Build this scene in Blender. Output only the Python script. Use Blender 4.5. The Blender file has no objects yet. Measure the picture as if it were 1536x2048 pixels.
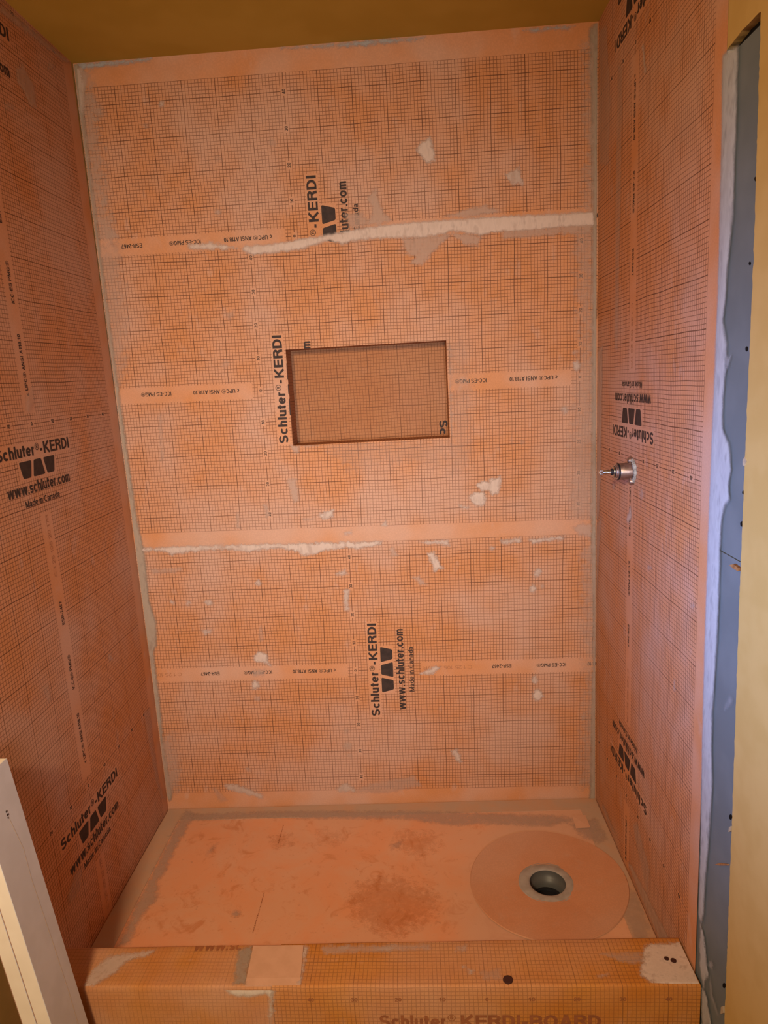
import bpy, bmesh, math, random
from mathutils import Vector, noise as mnoise

random.seed(7)
SC = bpy.context.scene
COL = SC.collection

# ------------------------------------------------------------------ camera
CAM = Vector((0.94624, -2.18265, 1.44937))
CR = Vector((0.99772587, 0.03865999, -0.05521325))
CU = Vector((0.04686649, 0.19081766, 0.98050607))
CF = Vector((-0.04844202, 0.98086392, -0.18857186))
FPX = 1365.38
cd = bpy.data.cameras.new('camera'); cam = bpy.data.objects.new('camera', cd); COL.objects.link(cam)
cd.sensor_fit = 'VERTICAL'; cd.sensor_height = 24.0; cd.lens = 24.0 * FPX / 2048
cd.clip_start = 0.02
from mathutils import Matrix
cam.matrix_world = Matrix(((CR.x, CU.x, -CF.x, CAM.x), (CR.y, CU.y, -CF.y, CAM.y), (CR.z, CU.z, -CF.z, CAM.z), (0, 0, 0, 1)))
SC.camera = cam
SC.cycles.max_bounces = 4; SC.cycles.diffuse_bounces = 3; SC.cycles.glossy_bounces = 2; SC.cycles.transparent_max_bounces = 10

# ------------------------------------------------------------------ light, exposure
SC.view_settings.view_transform = 'Standard'; SC.view_settings.look = 'None'
SC.view_settings.gamma = 1.0; SC.view_settings.exposure = 0.0; SC.view_settings.use_curve_mapping = False
wd = bpy.data.worlds.new('world'); SC.world = wd; wd.use_nodes = True
wd.node_tree.nodes['Background'].inputs[0].default_value = (0.75, 0.85, 1.0, 1); wd.node_tree.nodes['Background'].inputs[1].default_value = 0.3

def area(name, loc, target, sx, sy, power, col, spread=180):
    l = bpy.data.lights.new(name, 'AREA'); l.shape = 'RECTANGLE'; l.size = sx; l.size_y = sy
    l.energy = power; l.color = col; l.spread = math.radians(spread)
    o = bpy.data.objects.new(name, l); COL.objects.link(o); o.location = loc
    o.rotation_euler = (Vector(target) - Vector(loc)).to_track_quat('-Z', 'Y').to_euler()
    return o
# warm lamp over the vanity, behind and left of the photographer
area('vanity_lamp', (0.32, -2.65, 1.95), (0.90, 0.0, 0.40), 0.26, 0.20, 26.5, (1.0, 0.745, 0.46), 125)
# daylight through the window in the left wall of the bathroom
area('window_daylight', (0.03, -1.62, 1.10), (1.52, -0.95, 1.06), 0.45, 0.55, 4.4, (0.20, 0.40, 1.0), 50)
# daylight from the doorway behind the photographer
area('doorway_daylight', (1.08, -3.15, 1.15), (0.70, 0.0, 1.10), 0.6, 0.8, 6.2, (0.78, 0.86, 1.0), 52)

# ------------------------------------------------------------------ helpers
W, H = 1.5229, 2.412
def at(px, py, ax, v):
    d = CF + CR * ((px - 768) / FPX) - CU * ((py - 1024) / FPX)
    return CAM + d * ((v - CAM[ax]) / d[ax])
def tag(o, label=None, cat=None, group=None, kind=None):
    if label: o['label'] = label
    if cat: o['category'] = cat
    if group: o['group'] = group
    if kind: o['kind'] = kind
    return o
def link(name, me, parent=None, loc=None):
    o = bpy.data.objects.new(name, me); COL.objects.link(o)
    if parent: o.parent = parent
    if loc is not None: o.location = loc
    return o
def wloc(p):
    v = Vector((0, 0, 0))
    while p: v += p.location; p = p.parent
    return v
def empty(name, loc, label, cat, group=None):
    o = link(name, None, None, loc); o.empty_display_size = 0.05
    return tag(o, label, cat, group)
def finish(name, bm, mats, parent=None, smooth=False):
    """world-space bmesh -> object under parent"""
    off = wloc(parent)
    if off.length > 0: bmesh.ops.translate(bm, verts=bm.verts, vec=-off)
    me = bpy.data.meshes.new(name); bm.to_mesh(me); bm.free()
    for m in (mats if isinstance(mats, (list, tuple)) else [mats]): me.materials.append(m)
    if smooth:
        for p in me.polygons: p.use_smooth = True
    return link(name, me, parent)
def box(bm, a, b, mi=0):
    v = [bm.verts.new((x, y, z)) for x in (a[0], b[0]) for y in (a[1], b[1]) for z in (a[2], b[2])]
    for q in ((0, 1, 3, 2), (4, 6, 7, 5), (0, 4, 5, 1), (2, 3, 7, 6), (0, 2, 6, 4), (1, 5, 7, 3)):
        bm.faces.new([v[i] for i in q]).material_index = mi
def lathe(bm, prof, o, ax, n=40, mi=0):
    """prof: (radius, distance along ax)"""
    ax = Vector(ax).normalized(); u = ax.orthogonal().normalized(); w = ax.cross(u); o = Vector(o)
    rings = [[bm.verts.new(o + ax * h + (u * math.cos(2 * math.pi * i / n) + w * math.sin(2 * math.pi * i / n)) * r) for i in range(n)] for r, h in prof]
    for a, b in zip(rings, rings[1:]):
        for i in range(n):
            bm.faces.new((a[i], a[(i + 1) % n], b[(i + 1) % n], b[i])).material_index = mi
    return rings

# ------------------------------------------------------------------ materials
class NT:
    def __init__(s, name):
        s.m = bpy.data.materials.new(name); s.m.use_nodes = True; s.t = s.m.node_tree
        s.b = s.t.nodes['Principled BSDF']; s.out = s.t.nodes['Material Output']
    def n(s, typ, **kw):
        k = s.t.nodes.new(typ)
        for a, v in kw.items(): setattr(k, a, v)
        return k
    def l(s, a, b): s.t.links.new(a, b)
    def val(s, x, sock):
        if isinstance(x, (int, float)): sock.default_value = x
        elif isinstance(x, tuple): sock.default_value = x if len(x) == len(sock.default_value) else x + (1,)
        else: s.l(x, sock)
    def math(s, op, a, b=None, c=None, clamp=False):
        k = s.n('ShaderNodeMath', operation=op, use_clamp=clamp); s.val(a, k.inputs[0])
        if b is not None: s.val(b, k.inputs[1])
        if c is not None: s.val(c, k.inputs[2])
        return k.outputs[0]
    def mix(s, f, a, b, mode='MIX'):
        k = s.n('ShaderNodeMix', data_type='RGBA', blend_type=mode); s.val(f, k.inputs[0]); s.val(a, k.inputs[6]); s.val(b, k.inputs[7])
        return k.outputs[2]
    def pos(s): return s.n('ShaderNodeNewGeometry').outputs['Position']
    def noise(s, vec, scale, detail=3, rough=0.55, dist=0.0):
        k = s.n('ShaderNodeTexNoise'); s.l(vec, k.inputs['Vector']); k.inputs['Scale'].default_value = scale
        k.inputs['Detail'].default_value = detail; k.inputs['Roughness'].default_value = rough; k.inputs['Distortion'].default_value = dist
        return k.outputs['Fac']
    def step(s, x, lo, hi, a=0.0, b=1.0):
        k = s.n('ShaderNodeMapRange', interpolation_type='SMOOTHSTEP'); s.val(x, k.inputs[0])
        for i, v in enumerate((lo, hi, a, b)): k.inputs[i + 1].default_value = v
        return k.outputs[0]
    def scl(s, vec, v):
        k = s.n('ShaderNodeVectorMath', operation='MULTIPLY'); s.l(vec, k.inputs[0]); k.inputs[1].default_value = v
        return k.outputs[0]
    def bump(s, h, strength, dist=0.001):
        k = s.n('ShaderNodeBump'); s.l(h, k.inputs['Height']); k.inputs['Strength'].default_value = strength; k.inputs['Distance'].default_value = dist
        s.l(k.outputs[0], s.b.inputs['Normal'])
    def done(s, col, rough=0.8, spec=0.25, metal=0.0):
        s.val(col, s.b.inputs['Base Color']); s.val(rough, s.b.inputs['Roughness'])
        s.b.inputs['Specular IOR Level'].default_value = spec; s.b.inputs['Metallic'].default_value = metal
        return s.m

ORANGE_A = (0.540, 0.245, 0.122); ORANGE_B = (0.520, 0.214, 0.084); HAZE = (0.51, 0.322, 0.242)
def membrane(name, grid=0.0, haze=0.5, a=ORANGE_A, b=ORANGE_B, hz=HAZE, line=(0.085, 0.028, 0.013), thin=0.00155, rough=0.75):
    t = NT(name); p = t.pos()
    big = t.noise(p, 2.6, 3, 0.6, 0.0); mid = t.noise(p, 9, 2, 0.6); fine = t.noise(p, 260, 0, 0.5)
    col = t.mix(t.step(mid, 0.3, 0.7), a, b)
    h = t.math('MULTIPLY', t.step(big, 0.40, 0.66), haze)
    brushed = t.noise(t.scl(p, (1.0, 1.0, 0.5)), 22, 2, 0.65, 0.0)
    h2 = t.math('MULTIPLY', t.step(brushed, 0.56, 0.78), haze * 0.7)
    h = t.math('MAXIMUM', h, h2)
    col = t.mix(h, col, hz)
    col = t.mix(t.step(fine, 0.35, 0.75, 0.0, 0.22), col, t.mix(1.0, col, (1.35, 1.32, 1.3), 'MULTIPLY'))
    if grid > 0:
        uv = t.n('ShaderNodeUVMap').outputs[0]
        w1 = t.n('ShaderNodeTexNoise'); t.l(uv, w1.inputs['Vector']); w1.inputs['Scale'].default_value = 9; w1.inputs['Detail'].default_value = 0
        off = t.n('ShaderNodeVectorMath', operation='MULTIPLY_ADD'); t.l(w1.outputs['Color'], off.inputs[0]); off.inputs[1].default_value = (0.004, 0.004, 0); off.inputs[2].default_value = (-0.002, -0.002, 0)
        ad = t.n('ShaderNodeVectorMath', operation='ADD'); t.l(uv, ad.inputs[0]); t.l(off.outputs[0], ad.inputs[1])
        sx = t.n('ShaderNodeSeparateXYZ'); t.l(ad.outputs[0], sx.inputs[0])
        ms = []
        for c in (0, 1):
            x = t.math('ADD', sx.outputs[c], 10.0)
            ms.append(t.math('MULTIPLY', t.math('LESS_THAN', t.math('PINGPONG', x, 0.005), thin / 2), 0.78))
            ms.append(t.math('LESS_THAN', t.math('PINGPONG', x, 0.05), thin * 0.66))
        g = t.math('MAXIMUM', t.math('MAXIMUM', ms[0], ms[1]), t.math('MAXIMUM', ms[2], ms[3]))
        wear = t.step(h, 0.0, 1.0, 1.0, 0.72)
        g = t.math('MULTIPLY', t.math('MULTIPLY', g, grid), wear)
        col = t.mix(g, col, line)
    return t.done(col, rough, 0.2)
M = {}
M['grid'] = membrane('orange_membrane_grid', 0.92, 0.66)
M['plain'] = membrane('orange_membrane_plain', 0.0, 0.66)
M['niche'] = membrane('shaded_niche_grid', 0.75, 0.12, a=(0.39, 0.165, 0.070), b=(0.37, 0.145, 0.057))  # darker than the wall membrane: shade in the recess put into the colour
CA, CB = (0.48, 0.190, 0.036), (0.45, 0.158, 0.022)
M['curb_grid'] = membrane('curb_board_grid', 0.52, 0.35, a=CA, b=CB)
M['curb_faint'] = membrane('curb_board_faint_grid', 0.28, 0.45, a=CA, b=CB)

def simple(name, c1, c2=None, scale=20, rough=0.8, spec=0.25, metal=0.0, bump=0.0, lo=0.35, hi=0.65):
    t = NT(name); p = t.pos()
    nz = t.noise(p, scale, 2, 0.6)
    col = t.mix(t.step(nz, lo, hi), c1, c2 or c1)
    if bump: t.bump(t.noise(p, scale * 8, 3), bump, 0.001)
    return t.done(col, rough, spec, metal)
M['yellow'] = simple('mustard_wall_paint', (0.50, 0.325, 0.108), (0.47, 0.30, 0.093), 14, 0.7, 0.25, bump=0.08)
M['ceiling'] = simple('mustard_ceiling_paint', (0.48, 0.325, 0.062), (0.44, 0.295, 0.05), 5, 0.85, 0.15, bump=0.1)
M['drywall'] = simple('grey_drywall_paper', (0.15, 0.165, 0.165), (0.13, 0.145, 0.145), 9, 0.85, 0.15)
M['core'] = simple('wall_core', (0.45, 0.40, 0.34), None, 9)
M['dark'] = simple('dark_void', (0.012, 0.010, 0.009), None, 9, 0.95, 0.0)
M['ink'] = simple('dark_brown_ink', (0.035, 0.022, 0.018), (0.05, 0.03, 0.024), 60, 0.7, 0.2)
M['ink_faint'] = simple('faded_brown_ink', (0.30, 0.10, 0.035), (0.24, 0.08, 0.03), 60, 0.7, 0.2)
M['ink_ghost'] = simple('ghost_brown_ink', (0.33, 0.135, 0.062), (0.37, 0.155, 0.072), 60, 0.7, 0.2)
M['pvc'] = simple('grey_pvc', (0.10, 0.098, 0.096), (0.085, 0.083, 0.08), 12, 0.45, 0.4)
M['pvc_light'] = simple('dusty_grey_pvc', (0.36, 0.31, 0.28), (0.30, 0.255, 0.23), 30, 0.7, 0.3)
M['brass'] = simple('tarnished_valve_metal', (0.40, 0.28, 0.24), (0.28, 0.19, 0.15), 90, 0.38, 0.5, 0.85)
M['steel'] = simple('bright_valve_steel', (0.62, 0.62, 0.66), (0.45, 0.45, 0.48), 60, 0.25, 0.5, 1.0)
M['rubber'] = simple('black_rubber', (0.01, 0.01, 0.012), None, 20, 0.5, 0.3)
M['mortar'] = simple('grey_mortar', (0.42, 0.40, 0.34), (0.25, 0.22, 0.18), 120, 0.9, 0.1, bump=0.6)
M['board_face'] = simple('cool_lit_board_face', (0.62, 0.60, 0.62), (0.58, 0.56, 0.575), 16, 0.75, 0.2, bump=0.05)  # white board; cool light on its face put into the grey
M['board_edge'] = simple('warm_lit_board_edge', (0.80, 0.70, 0.56), (0.76, 0.66, 0.52), 16, 0.8, 0.2)  # same white board; warm lamp light on the edge put into the cream
M['torn'] = simple('torn_paper_edge', (0.42, 0.33, 0.22), (0.36, 0.27, 0.17), 90)
M['wood'] = simple('splintered_wood', (0.36, 0.17, 0.06), (0.22, 0.09, 0.03), 60, 0.8, 0.2)
M['roomfloor'] = simple('subfloor', (0.30, 0.22, 0.15), (0.25, 0.18, 0.12), 6, 0.8)
M['frame'] = simple('white_window_frame', (0.7, 0.68, 0.64), None, 6, 0.5)

def smear_mat(name, c1, c2):
    t = NT(name); p = t.pos()
    d = t.n('ShaderNodeAttribute', attribute_name='edge').outputs['Fac']
    op = t.n('ShaderNodeAttribute', attribute_name='cover').outputs['Fac']
    rag = t.n('ShaderNodeAttribute', attribute_name='rag').outputs['Fac']
    n1 = t.noise(p, 55, 2, 0.65); n2 = t.noise(t.scl(p, (1, 1, 2.2)), 240, 1, 0.6)
    e = t.math('ADD', d, t.math('MULTIPLY', t.math('MULTIPLY', t.math('SUBTRACT', n1, 0.5), 0.026), rag))
    e = t.math('ADD', e, t.math('MULTIPLY', t.math('MULTIPLY', t.math('SUBTRACT', n2, 0.5), 0.012), rag))
    streak = t.noise(t.scl(p, (1, 1, 0.35)), 70, 2, 0.6, 0.0)
    a = t.math('MULTIPLY', t.step(e, -0.0045, 0.0095), t.math('MULTIPLY', op, t.step(streak, 0.25, 0.6, 0.72, 1.12)), clamp=True)
    col = t.mix(t.step(streak, 0.35, 0.7), c1, c2)
    t.done(col, 0.85, 0.15)
    tr = t.n('ShaderNodeBsdfTransparent'); mx = t.n('ShaderNodeMixShader')
    t.l(a, mx.inputs[0]); t.l(tr.outputs[0], mx.inputs[1]); t.l(t.b.outputs[0], mx.inputs[2]); t.l(mx.outputs[0], t.out.inputs[0])
    return t.m
M['smear'] = smear_mat('dried_thinset', (0.60, 0.455, 0.375), (0.53, 0.395, 0.32))
M['smear_haze'] = smear_mat('thin_thinset_haze', (0.58, 0.395, 0.30), (0.53, 0.345, 0.255))
M['smear_grey'] = smear_mat('grey_thinset', (0.37, 0.285, 0.215), (0.33, 0.25, 0.185))
M['smear_floor'] = smear_mat('floor_thinset', (0.50, 0.345, 0.27), (0.47, 0.31, 0.23))
M['stain'] = smear_mat('deep_orange_stain', (0.58, 0.20, 0.05), (0.52, 0.165, 0.04))
M['smear_cream'] = smear_mat('cream_thinset', (0.62, 0.50, 0.38), (0.56, 0.44, 0.33))
M['smear_white'] = smear_mat('white_joint_compound', (0.42, 0.42, 0.43), (0.36, 0.36, 0.37))

def floor_mat():
    t = NT('orange_tray_fleece'); p = t.pos()
    n1 = t.noise(p, 5, 5, 0.65, 0.5); n2 = t.noise(p, 16, 5, 0.7, 0.8); n3 = t.noise(p, 70, 3, 0.6); n4 = t.noise(p, 2.2, 3, 0.5)
    col = t.mix(t.step(n1, 0.35, 0.65), (0.70, 0.285, 0.132), (0.66, 0.33, 0.19))
    col = t.mix(t.step(n2, 0.54, 0.70, 0, 0.75), col, (0.52, 0.175, 0.055))
    col = t.mix(t.step(n3, 0.64, 0.74, 0, 0.45), col, (0.34, 0.13, 0.06))
    sx = t.n('ShaderNodeSeparateXYZ'); t.l(p, sx.inputs[0])
    right = t.math('MULTIPLY', t.step(sx.outputs[0], 0.85, 1.1, 0.25, 1.0), t.step(n4, 0.35, 0.6, 0.2, 0.8))
    col = t.mix(right, col, (0.58, 0.335, 0.225))
    t.bump(n3, 0.2, 0.001)
    return t.done(col, 0.8, 0.2)
M['tray'] = floor_mat()
def band_mat():
    t = NT('mortar_stained_band'); p = t.pos()
    n1 = t.noise(p, 7, 5, 0.65, 0.5); n2 = t.noise(p, 60, 3)
    col = t.mix(t.step(n1, 0.35, 0.65), (0.50, 0.285, 0.175), (0.45, 0.30, 0.21))
    t.bump(n2, 0.2, 0.001)
    return t.done(col, 0.85, 0.15)
M['band'] = band_mat()
M['collar'] = membrane('drain_collar_fleece', 0.0, 0.55, a=(0.53, 0.25, 0.14), b=(0.51, 0.225, 0.115), hz=(0.50, 0.29, 0.20))

# ------------------------------------------------------------------ structure: walls, ceiling, room
NX0, NX1, NZ0, NZ1, ND = 0.559, 1.061, 1.2605, 1.5615, 0.090
ROOM_Y = -3.35; FLZ = -0.13
bm = bmesh.new()
NG = 0.003
for a, b in (((-0.1, 0.0015, FLZ - 0.1), (NX0 - NG, 0.14, H)), ((NX1 + NG, 0.0015, FLZ - 0.1), (W + 0.1, 0.14, H)),
             ((NX0 - NG, 0.0015, FLZ - 0.1), (NX1 + NG, 0.14, NZ0 - NG)), ((NX0 - NG, 0.0015, NZ1 + NG), (NX1 + NG, 0.14, H))): box(bm, a, b)
box(bm, (NX0 - NG, ND + 0.004, NZ0 - NG), (NX1 + NG, 0.14, NZ1 + NG))
wall_back = tag(finish('wall_back', bm, M['core']), 'back wall of the shower with a recessed niche under orange grid membrane', kind='structure')
bm = bmesh.new()
LWY, LWZ0, LWZ1 = (-1.95, -1.28), 0.72, 1.52   # window opening in the left wall, outside the frame
for y0, y1, z0, z1 in ((LWY[1], 0.0015, FLZ - 0.1, H), (ROOM_Y, LWY[0], FLZ - 0.1, H), (LWY[0], LWY[1], FLZ - 0.1, LWZ0), (LWY[0], LWY[1], LWZ1, H)):
    box(bm, (-0.1, y0, z0), (-0.0015, y1, z1))
wall_left = tag(finish('wall_left', bm, M['yellow']), 'left wall, orange membrane in the shower and mustard paint in front', kind='structure')
bm = bmesh.new()
for y0, y1, z0, z1 in ((LWY[1] - 0.05, LWY[1], LWZ0, LWZ1), (LWY[0], LWY[0] + 0.05, LWZ0, LWZ1), (LWY[0], LWY[1], LWZ0, LWZ0 + 0.05), (LWY[0], LWY[1], LWZ1 - 0.05, LWZ1)):
    box(bm, (-0.09, y0, z0), (-0.03, y1, z1))
tag(finish('window_1', bm, M['frame']), 'white frame of the window in the left wall', kind='structure')
bm = bmesh.new(); box(bm, (W + 0.016, ROOM_Y, FLZ - 0.1), (W + 0.12, 0.14, H))
wall_right = tag(finish('wall_right', bm, M['dark']), 'right wall with membrane, bare grey drywall strip and mustard paint', kind='structure')
bm = bmesh.new(); box(bm, (-0.1, ROOM_Y - 0.1, FLZ - 0.1), (W + 0.12, ROOM_Y, H))
tag(finish('wall_rear', bm, M['yellow']), 'mustard wall behind the photographer', kind='structure')
bm = bmesh.new(); box(bm, (-0.1, ROOM_Y - 0.1, H), (W + 0.12, 0.14, H + 0.1))
tag(finish('ceiling', bm, M['ceiling']), 'dark mustard painted ceiling', kind='structure')
bm = bmesh.new(); box(bm, (-0.1, ROOM_Y - 0.1, FLZ - 0.1), (W + 0.12, 0.14, FLZ))
tag(finish('floor', bm, M['roomfloor']), 'bare subfloor of the bathroom', kind='structure')

# ------------------------------------------------------------------ printed membrane sheets
_fc = {}
def _arc(cx, cy, rx, ry, a0, a1):
    n = max(4, int(abs(a1 - a0) / 18))
    return [(cx + rx * math.cos(math.radians(a0 + (a1 - a0) * k / n)), cy + ry * math.sin(math.radians(a0 + (a1 - a0) * k / n))) for k in range(n + 1)]
def _glyph(c, w):
    """centre-line strokes of a plain grotesque letter (cap height 1) and its width"""
    h = w / 2; X = 0.73; q = (1 + w) / 4; A = _arc; V = lambda x, a, b: [(x, a), (x, b)]; Hz = lambda y, a, b: [(a, y), (b, y)]
    arch = lambda x0, b: A(x0 + b, X - b, b - h, b - h, 180, 0) + [(x0 + 2 * b - h, 0)]
    bowl = lambda x, y0, y1: [(h, y1 - h), (x, y1 - h)] + A(x, (y0 + y1) / 2, (y1 - y0) / 2 - h, (y1 - y0) / 2 - h, 90, -90)[1:-1] + [(x, y0 + h), (h, y0 + h)]
    G = {
     'S': ([A(.34, 1 - q, .32 - h, q - h, 20, 270) + A(.34, q, .34 - h, q - h, 90, -160)[1:]], .68), 's': ([A(.25, X - (X + w) / 4, .24 - h, (X + w) / 4 - h, 20, 270) + A(.25, (X + w) / 4, .25 - h, (X + w) / 4 - h, 90, -160)[1:]], .50), 'c': ([A(.28, X / 2, .28 - h, X / 2 - h, 42, 318)], .54),
     'e': ([A(.29, X / 2, .29 - h, X / 2 - h, 0, 322), Hz(X / 2, h, .58 - h)], .58), 'o': ([A(.29, X / 2, .29 - h, X / 2 - h, 0, 360)], .58),
     'h': ([V(h, 0, 1), arch(0, .26)], .52), 'n': ([V(h, 0, X), arch(0, .26)], .52), 'm': ([V(h, 0, X), arch(0, .225), arch(.45 - w, .225)], .90 - w),
     'r': ([V(h, 0, X), A(.26, X - .26, .26 - h, .26 - h, 180, 78)], .33), 'u': ([[(h, X)] + A(.26, .26, .26 - h, .26 - h, 180, 360), V(.52 - h, 0, X)], .52),
     'l': ([V(h, 0, 1)], w), 'i': ([V(h, 0, X), V(h, 1 - w * .8, 1)], w), 'I': ([V(h, 0, 1)], w), '-': ([Hz(.37, 0, .33)], .33), '.': ([V(h, 0, w)], w),
     't': ([[(.15, .93), (.15, .17)] + A(.15 + .14, .17 + .0, .14, .17 - h, 180, 268), Hz(X - h * .9, 0, .33)], .33),
     'a': ([A(.24, .205, .24 - h, .205 - h, 0, 360), V(.48 - h, .04, .5), A(.25, X - .24, .23 - h + .01, .24 - h, 0, 162), [(.48 - h, .1), (.53, .0 + h * .6)]], .54),
     'd': ([A(.28, X / 2, .28 - h, X / 2 - h, 0, 360), V(.57 - h, 0, 1)], .57),
     'w': ([[(h, X), (.22, 0)], [(.22, 0), (.42, X)], [(.42, X), (.62, 0)], [(.62, 0), (.84 - h, X)]], .84),
     'K': ([V(h, 0, 1), [(h, .36), (.62, 1)], [(.25, .56), (.64, 0)]], .70), 'E': ([V(h, 0, 1), Hz(h, h, .60), Hz(.52, h, .57), Hz(1 - h, h, .60)], .60),
     'R': ([V(h, 0, 1), bowl(.38, .45, 1), [(.38, .47), (.53, .36), (.57, 0)]], .66), 'D': ([V(h, 0, 1), [(h, 1 - h), (.28, 1 - h)] + A(.28, .5, .40 - h, .5 - h, 90, -90)[1:-1] + [(.28, h), (h, h)]], .68),
     'M': ([V(h, 0, 1), V(.82 - h, 0, 1), [(h, 1), (.41, .05)], [(.41, .05), (.82 - h, 1)]], .82), 'N': ([V(h, 0, 1), V(.68 - h, 0, 1), [(h, 1), (.68 - h, 0)]], .68),
     'C': ([A(.36, .5, .36 - h, .5 - h, 42, 318)], .70), 'O': ([A(.38, .5, .38 - h, .5 - h, 0, 360)], .76), 'G': ([A(.36, .5, .36 - h, .5 - h, 42, 330), Hz(.45, .40, .72), V(.72 - h, 0, .5)], .73),
     'A': ([[(h * .8, 0), (.34, 1)], [(.34, 1), (.68 - h * .8, 0)], Hz(.30, .14, .54)], .68), 'U': ([[(h, 1)] + A(.33, .33, .33 - h, .33 - h, 180, 360) + [(.66 - h, 1)]], .66),
     'P': ([V(h, 0, 1), bowl(.36, .42, 1)], .63), 'B': ([V(h, 0, 1), bowl(.36, .48 - h, 1), bowl(.38, 0, .52 + h)], .66),
     '0': ([A(.27, .5, .27 - h, .5 - h, 0, 360)], .54), '1': ([V(.24, 0, 1), [(.03, .74), (.24, .92)]], .34), '2': ([A(.27, .72, .27 - h, .28 - h, 175, -35) + [(h, h)], Hz(h, 0, .54)], .54),
     '3': ([A(.26, 1 - q, .25 - h, q - h, 160, -90), A(.26, q, .27 - h, q - h, 90, -160)], .53), '4': ([V(.41, 0, 1), [(.41, .96), (h, .30)], Hz(.27, 0, .55)], .55),
     '5': ([[(.5, 1 - h), (.1, 1 - h), (.08, .5)], A(.26, .32, .28 - h, .32 - h, 125, -160)], .54), '6': ([A(.27, .32, .27 - h, .32 - h, 0, 360), A(.32, .5, .32 - h, .5 - h, 60, 190)], .54),
     '7': ([Hz(1 - h, 0, .53), [(.50, 1 - w), (.2, 0)]], .54), '8': ([A(.27, 1 - q, .25 - h, q - h, 0, 360), A(.27, q, .27 - h, q - h, 0, 360)], .54),
    }
    if c == '\u00ae':
        k = .09
        return [(A(.5, .5, .46, .46, 0, 360), k), ([(.36, .26), (.36, .75)], k * 1.2), ([(.36, .73), (.55, .73)] + A(.55, .615, .115, .115, 90, -90)[1:-1] + [(.55, .5), (.36, .5)], k * 1.1), ([(.52, .5), (.66, .26)], k * 1.2)], 1.0
    st, adv = G[c]
    return [(p, w) for p in st], adv
def glyphs(txt, bold=0.0):
    """text as 2D ribbons: baseline y=0, cap height 1, x scaled to 0..1"""
    key = (txt, bold)
    if key in _fc: return _fc[key]
    w = 0.125 + bold * 3.0; gap = 0.065 + 0.08 * w; x = 0.0; vs = []; fs = []
    for ch in txt:
        if ch == ' ': x += 0.30; continue
        st, adv = _glyph(ch, w)
        for pts, ww in st:
            n = len(pts); base = len(vs); lay = 3e-5 * (st.index((pts, ww)) % 6)
            for k in range(n):
                a, b, c_ = Vector(pts[max(k - 1, 0)]), Vector(pts[k]), Vector(pts[min(k + 1, n - 1)])
                d1 = (b - a).normalized() if k else (c_ - b).normalized(); d2 = (c_ - b).normalized() if k < n - 1 else d1
                m_ = (d1 + d2); m_ = m_.normalized() if m_.length > 1e-6 else d1
                nr = Vector((-m_.y, m_.x)) * (ww / 2 / max(0.5, m_.dot(d1)))
                vs += [(x + b.x + nr.x, b.y + nr.y, lay), (x + b.x - nr.x, b.y - nr.y, lay)]
            for k in range(n - 1): fs.append((base + 2 * k, base + 2 * k + 1, base + 2 * k + 3, base + 2 * k + 2))
        x += adv + gap
    x0 = min(v[0] for v in vs); x1 = max(v[0] for v in vs)
    if len(txt) == 1 and txt in '-': x0, x1 = 0, .33
    vs = [((a - x0) / (x1 - x0), b, c_) for a, b, c_ in vs]
    _fc[key] = (vs, fs); return _fc[key]

class Frame:
    """a sheet's own axes: s along the roll, t across it, n out of the wall"""
    def __init__(f, O, S, T, N): f.O, f.S, f.T, f.N = Vector(O), Vector(S), Vector(T), Vector(N)
    def p(f, s, t, h=0.0): return f.O + f.S * s + f.T * t + f.N * h
def clip(bm, planes, hole=None):
    for co, no in planes:
        bmesh.ops.bisect_plane(bm, geom=bm.verts[:] + bm.edges[:] + bm.faces[:], plane_co=co, plane_no=no, clear_outer=True)
    if hole:
        x0, x1, z0, z1 = hole
        for co, no in (((x0, 0, 0), (1, 0, 0)), ((x1, 0, 0), (1, 0, 0)), ((0, 0, z0), (0, 0, 1)), ((0, 0, z1), (0, 0, 1))):
            bmesh.ops.bisect_plane(bm, geom=bm.verts[:] + bm.edges[:] + bm.faces[:], plane_co=co, plane_no=no)
        kill = [f for f in bm.faces if x0 < f.calc_center_median().x < x1 and z0 < f.calc_center_median().z < z1]
        bmesh.ops.delete(bm, geom=kill, context='FACES')
def put_text(bm, F, txt, s0, t0, rd, ud, length, cap, h, bold=0.0):
    """rd, ud: reading and up direction in (s, t)"""
    vs, fs = glyphs(txt, bold)
    vv = [bm.verts.new(F.p(s0 + rd[0] * x * length + ud[0] * y * cap, t0 + rd[1] * x * length + ud[1] * y * cap, h + l_)) for x, y, l_ in vs]
    for f in fs:
        try: bm.faces.new([vv[i] for i in f])
        except ValueError: pass
def rounded(pts, r=0.16, n=4):
    out = []
    for i, p in enumerate(pts):
        a, b = Vector(pts[i - 1]), Vector(pts[(i + 1) % len(pts)]); p = Vector(p)
        e1 = (a - p) * min(0.45, r * 0.06 / (a - p).length * 1.6); e2 = (b - p) * min(0.45, r * 0.06 / (b - p).length * 1.6)
        for k in range(n + 1):
            u = k / n; out.append((p + e1) * (1 - u) ** 2 + p * 2 * u * (1 - u) + (p + e2) * u * u)
    return out
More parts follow.
